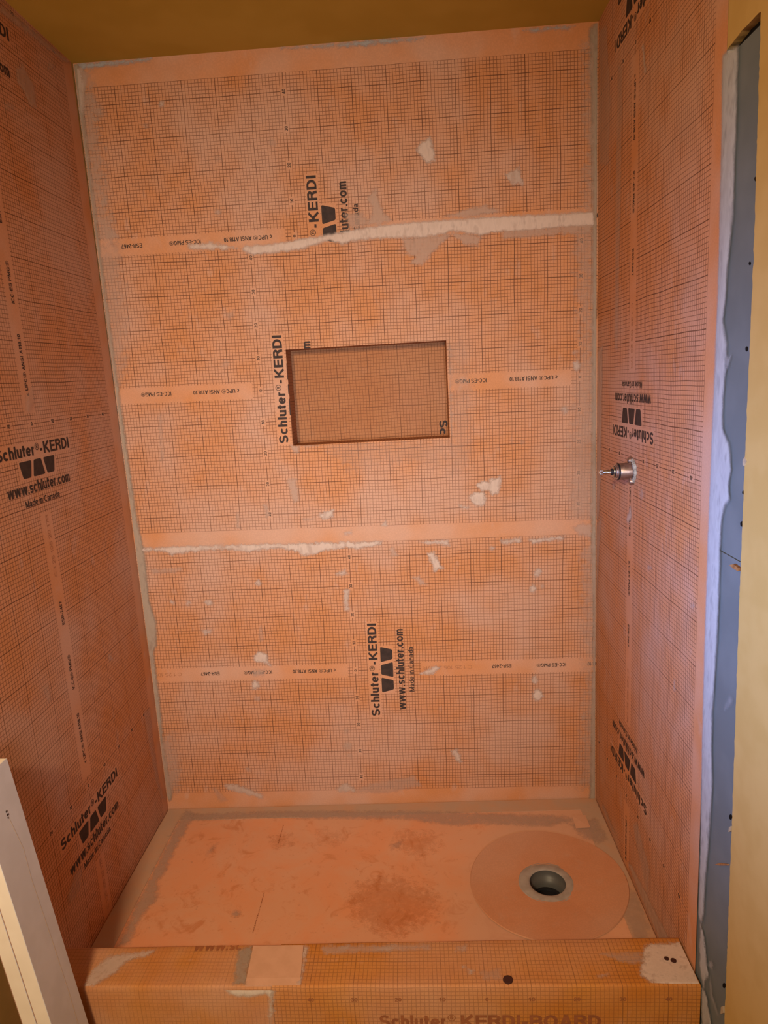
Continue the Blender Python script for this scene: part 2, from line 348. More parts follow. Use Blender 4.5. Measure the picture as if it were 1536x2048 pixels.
def logo(bm, F, k, h):
    rd, ud = (0, 1), (-1, 0)
    L = 0.336; t0 = -0.169
    put_text(bm, F, 'Schluter', k + 0.0775, t0, rd, ud, L * 0.478, 0.0300, h, 0.022)
    put_text(bm, F, '\u00ae', k + 0.0665, t0 + L * 0.494, rd, ud, L * 0.054, 0.0185, h, 0.0)
    put_text(bm, F, '-', k + 0.0775, t0 + L * 0.562, rd, ud, L * 0.030, 0.0300, h, 0.03)
    put_text(bm, F, 'KERDI', k + 0.0775, t0 + L * 0.612, rd, ud, L * 0.388, 0.0300, h, 0.022)
    for i, up in enumerate((False, True, False)):       # three trapezoids
        c = -0.0555 + 0.0555 * i; a, b = (0.0275, 0.0170) if not up else (0.0170, 0.0275)
        pts = [(k + 0.0875, c - a), (k + 0.0875, c + a), (k + 0.129, c + b), (k + 0.129, c - b)]
        vv = [bm.verts.new(F.p(q.x, q.y, h)) for q in rounded(pts, 0.055)]
        f = bm.faces.new(vv)
    put_text(bm, F, 'www.schluter.com', k + 0.1672, -0.148, rd, ud, 0.293, 0.0285, h, 0.016)
    put_text(bm, F, 'Made in Canada', k + 0.1985, -0.082, rd, ud, 0.163, 0.0165, h, 0.008)
def sheet(name, parent, F, srange, trange, planes, gm, pm, lift, label, hole=None, rows=(0,), nologo=()):
    s0, s1 = srange; t0, t1 = trange
    blanks = []
    for k in rows:
        blanks.append((k + 0.2235, k + 0.974, -0.0245, 0.0245)); blanks.append((k + 0.043, k + 0.083, -0.175, 0.172))
        blanks.append((k + 0.0845, k + 0.132, -0.087, 0.087))
        for n in range(-4, 5): blanks.append((k - 0.009, k + 0.009, n / 10 - 0.0115, n / 10 + 0.0115))
    blanks += [(s0 - 1, s1 + 1, 0.4506, 9), (s0 - 1, s1 + 1, -9, -0.4506)]
    sc = sorted({s0, s1} | {round(v, 5) for b in blanks for v in b[:2] if s0 < v < s1})
    tc = sorted({t0, t1} | {round(v, 5) for b in blanks for v in b[2:] if t0 < v < t1})
    bm = bmesh.new(); uvl = bm.loops.layers.uv.new('UVMap')
    V = {(i, j): bm.verts.new(F.p(s, t, lift)) for i, s in enumerate(sc) for j, t in enumerate(tc)}
    for i in range(len(sc) - 1):
        for j in range(len(tc) - 1):
            f = bm.faces.new((V[i, j], V[i + 1, j], V[i + 1, j + 1], V[i, j + 1]))
            cs, ct = (sc[i] + sc[i + 1]) / 2, (tc[j] + tc[j + 1]) / 2
            f.material_index = 1 if any(b[0] < cs < b[1] and b[2] < ct < b[3] for b in blanks) else 0
            for lp, (a, b) in zip(f.loops, ((i, j), (i + 1, j), (i + 1, j + 1), (i, j + 1))): lp[uvl].uv = (sc[a], tc[b])
    clip(bm, planes, hole)
    o = finish(name, bm, [gm, pm], parent); o['label'] = label
    ink = lift + 0.0005
    def emit(nm, fn, mat=M['ink']):
        b2 = bmesh.new(); fn(b2)
        if b2.faces: clip(b2, planes + [(F.p(0, t0), -F.T), (F.p(0, t1), F.T)], hole)
        if len(b2.faces): finish(nm, b2, mat, o)
        else: b2.free()
    for k in rows:
        if k not in nologo: emit('printed_logo', lambda b, k=k: logo(b, F, k, ink))
        def scale(b, k=k):
            for n in range(-4, 5):
                tx = str(abs(n) * 10); ln = 0.0135 if n else 0.0065
                put_text(b, F, tx, k + 0.0048, n / 10 - ln / 2, (0, 1), (-1, 0), ln, 0.0095, ink, 0.012)
        emit('printed_scale', scale)
        def code(b, k=k):
            for tx, a, e in (('c UPC\u00ae ANSI A118.10', 0.9313, 0.7837), ('ICC-ES PMG\u00ae', 0.712, 0.614), ('ESR-2467', 0.5292, 0.4644)):
                put_text(b, F, tx, k + a, 0.0085, (-1, 0), (0, -1), a - e, 0.0125, ink, 0.012)
        emit('printed_code', code)
        emit('printed_code', lambda b, k=k: put_text(b, F, 'C 1 25 105 20 17R', k + 0.3966, 0.0085, (-1, 0), (0, -1), 0.165, 0.0125, ink, -0.01), M['ink_ghost'])
    return o
XL, XR_ = ((0, 0, 0), (-1, 0, 0)), ((W, 0, 0), (1, 0, 0))
TOP = ((0, 0, H), (0, 0, 1))
def bframe(x, z, a): return Frame((x, 0, z), (1, 0, a), (-a, 0, 1), (0, -1, 0))
HOLE = (NX0, NX1, NZ0, NZ1)
f_bot = bframe(0.71056, 0.4832, -0.01068); f_mid = bframe(0.46928, 1.44033, -0.01325); f_top = bframe(0.61371, 1.89451, -0.00117)
sheet('membrane_sheet', wall_back, f_bot, (-0.75, 0.85), (-0.53, 0.5), [XL, XR_, ((0, 0, -0.04), (0, 0, -1))], M['grid'], M['plain'], 0.0, 'bottom orange membrane sheet on the back wall', rows=(-1, 0))
sheet('membrane_sheet', wall_back, f_mid, (-0.52, 1.1), (-0.5, 0.5), [XL, XR_], M['grid'], M['plain'], 0.0009, 'middle orange membrane sheet around the niche', HOLE, rows=(-1, 0, 1), nologo=(1,))
sheet('membrane_sheet', wall_back, f_top, (-0.65, 0.95), (-0.026, 0.56), [XL, XR_, TOP], M['grid'], M['plain'], 0.0018, 'top orange membrane sheet below the ceiling', rows=(-1, 0))
aL, aR = 0.00955, -0.0027
f_left = Frame((0, -0.50976, 1.39291), (0, aL, -1), (0, 1, aL), (1, 0, 0))
sheet('membrane_sheet', wall_left, f_left, (-1.1, 1.5), (-0.5, 0.505), [((0, -0.9, 0), (0, -1, 0)), TOP, ((0, 0, -0.04), (0, 0, -1)), ((0, 0, 0), (0, 1, 0))], M['grid'], M['plain'], 0.0, 'vertical orange membrane sheet on the left wall', rows=(-2, -1, 0, 1))
f_right = Frame((W, -0.34024, 1.21276), (0, -aR, 1), (0, 1, aR), (-1, 0, 0))
sheet('membrane_sheet', wall_right, f_right, (-1.3, 1.25), (-0.5, 0.35), [TOP, ((0, 0, -0.04), (0, 0, -1)), ((0, 0, 0), (0, 1, 0))], M['grid'], M['plain'], 0.0, 'vertical orange membrane sheet on the right wall', rows=(-2, -1, 0, 1))
# backing board of the right wall in the shower
bm = bmesh.new(); box(bm, (W + 0.001, -0.835, FLZ), (W + 0.0155, 0.0015, H - 0.0005)); finish('backer_board', bm, M['core'], wall_right)

# niche
bm = bmesh.new(); uvl = bm.loops.layers.uv.new('UVMap')
def nquad(bm, pts, uvs):
    f = bm.faces.new([bm.verts.new(p) for p in pts])
    for lp, u in zip(f.loops, uvs): lp[bm.loops.layers.uv.verify()].uv = u
nuv = lambda x, z: (x - 0.706, z - 1.366)
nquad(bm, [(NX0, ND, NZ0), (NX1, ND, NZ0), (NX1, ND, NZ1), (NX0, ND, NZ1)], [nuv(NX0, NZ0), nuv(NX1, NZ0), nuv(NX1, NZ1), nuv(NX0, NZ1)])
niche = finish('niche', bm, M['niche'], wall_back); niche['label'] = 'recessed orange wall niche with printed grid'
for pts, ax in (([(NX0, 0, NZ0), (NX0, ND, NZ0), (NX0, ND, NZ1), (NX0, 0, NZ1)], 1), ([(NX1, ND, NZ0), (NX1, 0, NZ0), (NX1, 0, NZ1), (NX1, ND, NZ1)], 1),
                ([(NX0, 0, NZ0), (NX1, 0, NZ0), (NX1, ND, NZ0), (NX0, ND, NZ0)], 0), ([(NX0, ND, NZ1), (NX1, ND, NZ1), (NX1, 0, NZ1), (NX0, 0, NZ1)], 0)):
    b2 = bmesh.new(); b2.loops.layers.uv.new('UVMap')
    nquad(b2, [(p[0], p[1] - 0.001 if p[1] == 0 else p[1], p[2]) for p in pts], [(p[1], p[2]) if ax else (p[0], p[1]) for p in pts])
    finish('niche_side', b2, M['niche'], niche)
b2 = bmesh.new(); fn = Frame((0, ND, 0), (1, 0, 0), (0, 0, 1), (0, -1, 0))
put_text(b2, fn, 'S', 1.0325, 1.3105, (0, -1), (1, 0), 0.0235, 0.0275, 0.0006, 0.022)
put_text(b2, fn, 'c', 1.0325, 1.2845, (0, -1), (1, 0), 0.0205, 0.0275, 0.0006, 0.022)
finish('printed_letters', b2, M['ink'], niche)

# ------------------------------------------------------------------ dried mortar smears
def sdist(p, poly):
    d = 1e9; inside = False
    for i in range(len(poly)):
        a, b = poly[i - 1], poly[i]; e = b - a; w = p - a
        q = w - e * max(0, min(1, w.dot(e) / max(e.length_squared, 1e-12))); d = min(d, q.length)
        if (a.y > p.y) != (b.y > p.y) and p.x < (b.x - a.x) * (p.y - a.y) / (b.y - a.y) + a.x: inside = not inside
    return d if inside else -d
SURF = {
    'B': ((1, 0.0), (0, 2), lambda a, b, h: (a, -0.0026 - h, b), (lambda a, b: 0 <= a <= W and b <= H and not (NX0 < a < NX1 and NZ0 < b < NZ1))),
    'L': ((0, 0.0), (1, 2), lambda a, b, h: (0.0008 + h, a, b), (lambda a, b: a <= 0 and b <= H)),
    'R': ((0, W), (1, 2), lambda a, b, h: (W - 0.0008 - h, a, b), (lambda a, b: a <= 0 and b <= H)),
}
NSM = [0]
def smear(surf, parent, pts, cover=0.95, mat='smear', soft=0.0, px=True, thick=0.0012, name='thinset_smear', grow=0.0015, rag=0.8):
    (ax, v), (i, j), fn, ok = SURF[surf]
    if mat == 'smear' and cover < 0.7: mat = 'smear_haze'
    poly = []
    for x, y in pts:
        q = at(x, y, ax, v) if px else None
        poly.append(Vector((q[i], q[j])) if px else Vector((x, y)))
    x0, x1 = min(p.x for p in poly), max(p.x for p in poly); y0, y1 = min(p.y for p in poly), max(p.y for p in poly)
    area_ = (x1 - x0) * (y1 - y0)
    c = max(0.0028, min(0.008, math.sqrt(area_ / 2500))); m = 0.012 + grow
    nx, ny = int((x1 - x0 + 2 * m) / c) + 1, int((y1 - y0 + 2 * m) / c) + 1
    bm = bmesh.new(); le = bm.verts.layers.float.new('edge'); lc = bm.verts.layers.float.new('cover'); lr = bm.verts.layers.float.new('rag')
    D = {}; V = {}
    for a in range(nx + 1):
        for b in range(ny + 1):
            p = Vector((x0 - m + a * c, y0 - m + b * c)); D[a, b] = (sdist(p, poly) + grow, p)
    def vert(a, b):
        if (a, b) not in V:
            d, p = D[a, b]; t = max(0.0, min(1.0, d / 0.012))
            w = bm.verts.new(fn(p.x, p.y, 0.0006 + thick * t * t * (3 - 2 * t) * (0.7 + 0.6 * mnoise.noise((p.x * 40, p.y * 40, 1)))))
            w[le] = d / (1 + soft); w[lc] = cover; w[lr] = rag; V[a, b] = w
        return V[a, b]
    for a in range(nx):
        for b in range(ny):
            cs = [(a, b), (a + 1, b), (a + 1, b + 1), (a, b + 1)]
            if max(D[q][0] for q in cs) > -0.010 and all(ok(*D[q][1]) for q in cs):
                bm.faces.new([vert(*q) for q in cs])
    if not bm.faces: bm.free(); return
    NSM[0] += 1
    return finish(name, bm, M[mat], parent, True)
def blob(cx, cy, r, n=9):
    return [(cx + r * random.uniform(0.7, 1.25) * math.cos(2 * math.pi * k / n), cy + r * random.uniform(0.7, 1.25) * math.sin(2 * math.pi * k / n)) for k in range(n)]
wb = wall_back
# seam between top and middle sheets
o = smear('B', wb, [(487, 493), (540, 489), (580, 482), (620, 476), (665, 469), (700, 461), (760, 452), (830, 445), (900, 440), (960, 436), (1030, 432), (1100, 429), (1188, 424), (1190, 452), (1120, 455), (1060, 462), (1000, 464), (960, 470), (930, 466), (905, 462), (880, 470), (850, 475), (805, 476), (760, 477), (700, 483), (685, 490), (660, 480), (630, 491), (600, 500), (540, 507), (505, 510), (485, 501)], 1.0, rag=0.45)
o['label'] = 'pale mortar smeared along the upper membrane seam'
smear('B', wb, [(805, 478), (850, 474), (900, 466), (930, 468), (965, 474), (955, 492), (930, 490), (905, 470), (882, 486), (868, 505), (845, 530), (818, 528), (830, 515), (812, 508)], 0.6)
smear('B', wb, [(1000, 462), (1185, 448), (1186, 470), (1130, 468), (1060, 475), (1005, 478)], 0.55)
smear('B', wb, [(375, 490), (420, 486), (450, 490), (475, 497), (430, 500), (380, 498)], 0.9)
smear('B', wb, [(735, 398), (752, 376), (758, 400), (770, 430), (788, 442), (760, 450), (738, 448), (745, 415)], 0.62)
smear('B', wb, [(690, 430), (725, 425), (740, 450), (700, 460)], 0.5)
smear('B', wb, [(885, 434), (930, 420), (970, 411), (1000, 424), (950, 434)], 0.6)
smear('B', wb, [(840, 285), (860, 276), (867, 300), (871, 324), (853, 326), (840, 312), (834, 300)], 0.9)
smear('B', wb, [(1010, 350), (1036, 334), (1043, 350), (1046, 370), (1036, 369), (1028, 374), (1020, 364)], 0.75)
for x, y, r, c in ((323, 209, 6, .8), (437, 425, 7, .6), (437, 318, 6, .5), (210, 405, 9, .5), (225, 470, 12, .5), (293, 252, 4, .4), (545, 285, 8, .3), (460, 630, 10, .35), (450, 730, 9, .3), (1127, 1072, 4, .4),
                   (1075, 1146, 8, .8), (1065, 1177, 7, .85), (1084, 1172, 4, .5), (1075, 1391, 11, .95), (1070, 1359, 7, .8), (510, 1370, 8, .85), (515, 1396, 6, .45), (517, 1164, 6, .7), (345, 1204, 4, .7), (377, 1206, 5, .7), (418, 1205, 8, .75),
                   (985, 1096, 5, .9), (1130, 820, 7, .75), (1152, 730, 9, .7), (1150, 706, 6, .5), (1012, 1190, 4, .3), (497, 1537, 6, .4), (695, 1490, 9, .5), (693, 1462, 6, .4), (700, 1510, 5, .4), (1045, 885, 4, .3)):
    smear('B', wb, blob(x, y, r), c)
smear('B', wb, [(953, 968), (965, 962), (977, 964), (978, 958), (1000, 953), (1003, 962), (997, 985), (985, 990), (977, 982), (962, 981)], 0.92)
smear('B', wb, [(936, 995), (950, 985), (968, 983), (971, 1013), (965, 1010), (955, 1012), (946, 1006)], 0.95)
smear('B', wb, [(919, 1011), (938, 1012), (939, 1018), (926, 1018)], 0.7)
smear('B', wb, [(573, 960), (592, 957), (599, 1000), (588, 1003), (580, 985)], 0.6)
smear('B', wb, [(636, 1030), (650, 1024), (666, 1019), (668, 1034), (645, 1039)], 0.85)
smear('B', wb, [(605, 1036), (630, 1034), (628, 1041), (608, 1042)], 0.4)
smear('B', wb, [(526, 1010), (534, 1007), (539, 1030), (533, 1033)], 0.55)
smear('B', wb, [(472, 1025), (478, 1024), (481, 1056), (475, 1057)], 0.5)
smear('B', wb, [(763, 1050), (772, 1041), (776, 1053)], 0.8)
smear('B', wb, [(687, 1063), (703, 1061), (703, 1068), (690, 1068)], 0.7)
smear('B', wb, [(318, 830), (325, 828), (328, 920), (321, 922)], 0.35)
for pts, c in (([(582, 890), (601, 889), (598, 905), (588, 906)], .6), ([(897, 690), (902, 690), (904, 870), (899, 872)], .45), ([(605, 891), (640, 889), (638, 893), (608, 895)], .4)): smear('B', wb, pts, c)
# seam between middle and bottom sheets
o = smear('B', wb, [(277, 1097), (340, 1093), (420, 1091), (500, 1089), (600, 1086), (700, 1084), (745, 1082), (764, 1081), (762, 1086), (740, 1093), (715, 1097), (690, 1094), (650, 1101), (625, 1109), (602, 1111), (595, 1102), (560, 1096), (520, 1099), (500, 1103), (470, 1100), (440, 1098), (400, 1101), (360, 1106), (345, 1110), (330, 1102), (300, 1102), (280, 1103)], 0.92)
o['label'] = 'pale mortar along the lower membrane seam'
for pts, c in (([(838, 1084), (880, 1080), (897, 1079), (899, 1092), (875, 1087), (850, 1087)], .9), ([(1001, 1080), (1040, 1075), (1043, 1084), (1005, 1088)], .8), ([(1058, 1078), (1120, 1072), (1126, 1078), (1065, 1086)], .85),
               ([(1145, 1055), (1165, 1046), (1184, 1049), (1181, 1073), (1158, 1069)], .6), ([(855, 1107), (868, 1104), (877, 1120), (886, 1136), (868, 1142), (862, 1125)], .92), ([(825, 1155), (838, 1152), (853, 1169), (840, 1169)], .6),
               ([(777, 1098), (788, 1094), (796, 1110), (785, 1114)], .6), ([(669, 1148), (690, 1140), (696, 1148), (682, 1152)], .75), ([(687, 1180), (698, 1179), (697, 1200), (699, 1219), (690, 1220), (687, 1205)], .75),
               ([(507, 1311), (520, 1301), (533, 1310), (541, 1331), (525, 1323), (510, 1321)], .92), ([(518, 1252), (524, 1250), (526, 1280), (521, 1282)], .4), ([(401, 1260), (424, 1259), (420, 1266), (412, 1269)], .9),
               ([(505, 1341), (530, 1338), (528, 1350), (508, 1352)], .5), ([(901, 1501), (915, 1497), (924, 1522), (917, 1526), (908, 1510)], .85), ([(450, 1567), (475, 1569), (527, 1588), (526, 1597), (495, 1588), (455, 1578)], .7),
               ([(671, 1577), (690, 1565), (705, 1571), (712, 1583), (680, 1583)], .7), ([(700, 1584), (745, 1565), (830, 1550), (842, 1570), (780, 1585)], .4), ([(841, 1346), (870, 1332), (882, 1334), (865, 1348)], .85),
               ([(1165, 1425), (1170, 1422), (1169, 1440), (1164, 1440)], .6), ([(300, 1138), (365, 1134), (366, 1142), (305, 1148)], .45), ([(424, 1575), (432, 1573), (455, 1600), (440, 1604)], .3)):
    smear('B', wb, pts, c)
# broad haze along the edges of the back wall
for pts, c in (([(160, 140), (176, 150), (190, 230), (205, 330), (216, 430), (226, 478), (196, 486), (186, 400), (170, 260)], .5), ([(172, 190), (185, 205), (200, 232), (196, 238), (180, 215)], .5), ([(200, 500), (235, 500), (250, 640), (245, 760), (232, 770), (215, 640)], .35),
               ([(1172, 90), (1188, 90), (1186, 420), (1170, 420), (1178, 300)], .5), ([(1150, 480), (1186, 455), (1188, 1030), (1145, 1032), (1142, 900), (1165, 700), (1160, 600)], .42), ([(1168, 1100), (1188, 1080), (1188, 1560), (1160, 1570), (1172, 1400)], .4),
               ([(318, 1480), (345, 1470), (360, 1560), (352, 1575), (335, 1590), (328, 1540)], .45), ([(900, 690), (925, 685), (940, 760), (935, 930), (905, 940)], .22), ([(640, 885), (890, 880), (880, 930), (820, 920), (700, 940)], .2)):
    smear('B', wb, pts, c, soft=3.0, grow=0.012, rag=1.0)
# compound along the ceiling line
for pts, c in (([(152, 128), (200, 125), (305, 117), (300, 122), (240, 130), (165, 140)], .8), ([(560, 98), (640, 92), (700, 85), (745, 81), (850, 75), (830, 81), (720, 93), (640, 96)], .8), ([(1045, 62), (1070, 58), (1150, 52), (1140, 57), (1070, 64)], .85),
               ([(150, 135), (166, 134), (176, 165), (172, 200), (166, 260), (158, 220)], .75)):
    smear('B', wb, pts, c, 'smear_white' if c > .79 else 'smear')
# grey mortar in the vertical corners
o = smear('B', wb, [(147, 128), (157, 128), (175, 300), (200, 500), (237, 780), (272, 1030), (290, 1120), (297, 1200), (312, 1245), (312, 1290), (306, 1300), (318, 1400), (328, 1500), (344, 1590), (340, 1600), (333, 1590), (300, 1330), (228, 800), (190, 500)], 0.92, 'smear_grey', name='corner_mortar', grow=0.004, rag=0.4)
o['label'] = 'grey mortar in the left back corner'
o = smear('B', wb, [(1180, 60), (1196, 43), (1193, 400), (1192, 800), (1191, 1060), (1191, 1300), (1193, 1600), (1180, 1600), (1184, 1500), (1182, 1470), (1187, 1300), (1184, 1080), (1184, 800), (1186, 400)], 0.92, 'smear_grey', name='corner_mortar', grow=0.004, rag=0.4)
o['label'] = 'grey mortar in the right back corner'
# left wall
for pts, c in (([(30, 140), (45, 128), (56, 150), (68, 170), (73, 216), (62, 216), (45, 180), (34, 165)], .5), (blob(100, 135, 8), .4), (blob(18, 215, 10), .35), ([(84, 1375), (96, 1365), (104, 1400), (95, 1405)], .3), ([(215, 1310), (222, 1305), (226, 1320), (218, 1320)], .4),
               ([(150, 1745), (165, 1730), (160, 1780), (140, 1810), (132, 1800)], .4), ([(0, 8), (60, 55), (140, 125), (132, 128), (50, 64), (0, 25)], .55), ([(52, 790), (66, 770), (70, 800), (60, 828), (50, 820)], .3)):
    smear('L', wall_left, pts, c)
smear('L', wall_left, [(286, 1425), (300, 1415), (306, 1480), (318, 1560), (330, 1600), (322, 1600), (310, 1560), (296, 1480)], .3)
# right wall
for pts, c in (([(1200, 60), (1214, 50), (1222, 200), (1218, 330), (1200, 330)], .35), ([(1236, 130), (1246, 130), (1242, 420), (1236, 700), (1230, 700), (1232, 400)], .35), ([(1285, 95), (1288, 95), (1293, 145), (1290, 146)], .7), ([(1196, 700), (1206, 690), (1203, 950), (1198, 1040), (1194, 1040)], .6),
               ([(1193, 1050), (1205, 1030), (1200, 1090), (1195, 1200)], .5), ([(1253, 1040), (1262, 1012), (1264, 1032), (1257, 1048)], .75), (blob(1299, 1135, 4), .6), (blob(1386, 1212, 5), .6), ([(1282, 975), (1290, 985), (1286, 998), (1280, 995)], .5), ([(1225, 968), (1230, 966), (1230, 978), (1226, 978)], .6),
               ([(1266, 1650), (1275, 1645), (1300, 1740), (1296, 1790), (1280, 1720)], .4), ([(1255, 1725), (1264, 1730), (1300, 1800), (1345, 1890), (1325, 1890), (1290, 1810)], .6), ([(1204, 1612), (1210, 1612), (1230, 1665), (1225, 1665)], .4), ([(1348, 1360), (1352, 1360), (1352, 1380), (1348, 1380)], .5)):
    smear('R', wall_right, pts, c)

# ------------------------------------------------------------------ right wall beyond the shower: drywall strip, paint layer
GY0, GY1, GZ = -0.835, -0.9685, 1.970
for z0, z1, nm in ((FLZ, 1.0915, 'lower'), (1.0935, GZ, 'upper')):
    bm = bmesh.new(); box(bm, (W + 0.003, GY1 - 0.010, z0), (W + 0.0155, GY0, z1))
    o = finish('drywall_strip', bm, M['drywall'], wall_right); o['label'] = nm + ' bare grey drywall strip beside the shower'
def slab(name, outline, x0, x1, mat, parent):
    bm = bmesh.new()
    a = [bm.verts.new((x0, y, z)) for y, z in outline]; b = [bm.verts.new((x1, y, z)) for y, z in outline]
    bm.faces.new(a); bm.faces.new(b[::-1])
    for i in range(len(a)): bm.faces.new((a[i - 1], a[i], b[i], b[i - 1]))
    bmesh.ops.recalc_face_normals(bm, faces=bm.faces)
    return finish(name, bm, mat, parent)
edge = []
z = FLZ
ys = [(1.9892, -0.9541), (1.628, -0.9661), (1.2958, -0.9675), (1.0226, -0.9701), (0.6253, -0.9798), (0.1794, -0.9865), (-0.1, -0.990)]
def yedge(z):
    for (z1, y1), (z0, y0) in zip(ys, ys[1:]):
        if z0 <= z <= z1: return y0 + (y1 - y0) * (z - z0) / (z1 - z0)
    return ys[0][1]
while z < 1.985:
    edge.append((yedge(z) + mnoise.noise((0, 3, z * 45)) * 0.0022 + mnoise.noise((0, 8, z * 160)) * 0.0012, z)); z += 0.006
edge.append((-0.955, 1.986))
out = [(ROOM_Y, FLZ)] + edge
for y in [-0.955 + 0.006 * k for k in range(1, 19)]: out.append((y, 1.988 + mnoise.noise((y * 60, 2, 5)) * 0.0015 + max(0, (y + 0.89)) * -0.10))
out += [(-0.837, 1.982), (-0.837, H - 0.0005), (ROOM_Y, H - 0.0005)]
o = slab('paint_layer', out, W + 0.0005, W + 0.0155, M['yellow'], wall_right); o['label'] = 'mustard painted old wall face with a torn edge'
# joint compound between membrane edge and drywall
SURF['R2'] = ((0, W), (1, 2), lambda a, b, h: (W - 0.0004 - h, a, b), (lambda a, b: b <= 1.985))
o = smear('R2', wall_right, [(1446, 110), (1478, 92), (1476, 150), (1474, 250), (1470, 330), (1468, 430), (1462, 480), (1458, 520), (1452, 600), (1447, 640), (1455, 690), (1452, 740), (1447, 800), (1446, 860), (1460, 890), (1463, 940), (1458, 970), (1460, 1000), (1452, 1010), (1444, 1040), (1441, 1100), (1440, 1160), (1434, 1300), (1426, 1420), (1424, 1500), (1426, 1560), (1423, 1620), (1418, 1690), (1412, 1760), (1408, 1830), (1403, 1845), (1398, 1830), (1402, 1700), (1405, 1500), (1410, 1300), (1418, 1050), (1424, 900), (1436, 600), (1444, 300)], 1.0, 'smear_white', thick=0.002, name='joint_compound', rag=0.22)
o['label'] = 'white joint compound along the edge of the right membrane'
smear('R2', wall_right, [(1402, 1850), (1409, 1870), (1412, 1900), (1418, 1950), (1408, 1975), (1400, 1930)], 1.0, 'smear_white', name='joint_compound')
smear('R2', wall_right, [(1404, 1975), (1412, 1985), (1424, 2048), (1428, 2080), (1405, 2080)], 1.0, 'smear_white', name='joint_compound')
for pts, c in ((blob(1422, 1930, 5), .7), ([(1420, 1940), (1426, 1990), (1440, 2030), (1436, 2032), (1422, 1995)], .35), ([(1458, 1395), (1468, 1400), (1462, 1412), (1450, 1420)], .3), ([(1447, 705), (1463, 715), (1458, 735), (1450, 740)], .5), ([(1446, 870), (1452, 900), (1448, 905), (1444, 890)], .3)):
    smear('R2', wall_right, pts, c, 'smear_white', name='joint_compound')
# nail holes, splinter and torn paper at the paint edge
def chip(name, pts, mat, h=0.003, base=0.0028):
    bm = bmesh.new(); q = [at(x, y, 0, W) for x, y in pts]
    a = [bm.verts.new((W + base, p.y, p.z)) for p in q]; b = [bm.verts.new((W + base - h, p.y, p.z)) for p in q]
    bm.faces.new(a); bm.faces.new(b[::-1])
    for i in range(len(a)): bm.faces.new((a[i - 1], a[i], b[i], b[i - 1]))
    bmesh.ops.recalc_face_normals(bm, faces=bm.faces)
    return finish(name, bm, mat, wall_right)
for x, y, r in ((1509, 358, 4), (1497, 527, 3), (1491, 698, 4), (1481, 1048, 4.5), (1459, 1634, 4.5), (1446, 1971, 4.5), (1484, 985, 3)):
    chip('nail_hole', [(x + r * 0.6 * math.cos(a), y + r * 1.2 * math.sin(a)) for a in [k * math.pi / 4 for k in range(8)]], M['dark'], 0.0012)
chip('wood_splinter', [(1462, 1130), (1470, 1128), (1480, 1136), (1478, 1142), (1470, 1137)], M['wood'], 0.006)
chip('wood_splinter', [(1430, 1729), (1440, 1726), (1456, 1728), (1456, 1731), (1440, 1731)], M['wood'], 0.004)
chip('torn_paper', [(1487, 920), (1491, 914), (1494, 922), (1490, 932), (1487, 930)], M['torn'], 0.0045)
chip('torn_paper', [(1459, 1655), (1463, 1652), (1462, 1662), (1458, 1664)], M['torn'], 0.004)
chip('torn_paper', [(1443, 2014), (1447, 2012), (1447, 2026), (1442, 2028)], M['torn'], 0.004)

# ------------------------------------------------------------------ shower tray
DX, DY = 1.280, -0.392
TX0, TX1, TY0, TY1 = 0.002, W - 0.002, -0.7492, -0.002
def tz(x, y):
    dx, dy = x - DX, y - DY; q = 0.0
    if dx > 1e-9: q = max(q, dx / (TX1 - DX))
    if dx < -1e-9: q = max(q, dx / (TX0 - DX))
    if dy > 1e-9: q = max(q, dy / (TY1 - DY))
    if dy < -1e-9: q = max(q, dy / (TY0 - DY))
    return -0.040 + 0.016 * min(1, q)
def surfmesh(name, inside, x0, x1, y0, y1, nx, ny, lift, mat, parent, wob=0.0006):
    bm = bmesh.new(); V = {}
    def v(i, j):
        if (i, j) not in V:
            x, y = x0 + (x1 - x0) * i / nx, y0 + (y1 - y0) * j / ny
            V[i, j] = bm.verts.new((x, y, tz(x, y) + lift + wob * mnoise.noise((x * 9, y * 9, lift * 900))))
        return V[i, j]
    for i in range(nx):
        for j in range(ny):
            x, y = x0 + (x1 - x0) * (i + .5) / nx, y0 + (y1 - y0) * (j + .5) / ny
            if inside(x, y): bm.faces.new((v(i, j), v(i + 1, j), v(i + 1, j + 1), v(i, j + 1)))
    # skirt
    for e in [e for e in bm.edges if e.is_boundary]:
        pass
    ext = bmesh.ops.extrude_edge_only(bm, edges=[e for e in bm.edges if e.is_boundary])
    for w in [g for g in ext['geom'] if isinstance(g, bmesh.types.BMVert)]: w.co.z -= max(lift, 0.012) + 0.0004 if lift else 0.015
    bmesh.ops.recalc_face_normals(bm, faces=bm.faces)
    return finish(name, bm, mat, parent, False)
tray = empty('shower_tray', (W / 2, -0.39, FLZ), 'orange fleece shower tray sloping to the drain', 'shower tray')
surfmesh('tray_surface', lambda x, y: math.hypot(x - DX, y - DY) > 0.068, TX0, TX1, TY0, TY1, 130, 68, 0.0, M['tray'], tray)
bm = bmesh.new(); box(bm, (TX0, TY0, FLZ + 0.0002), (TX1, TY1, FLZ + 0.012)); finish('tray_base', bm, M['core'], tray)
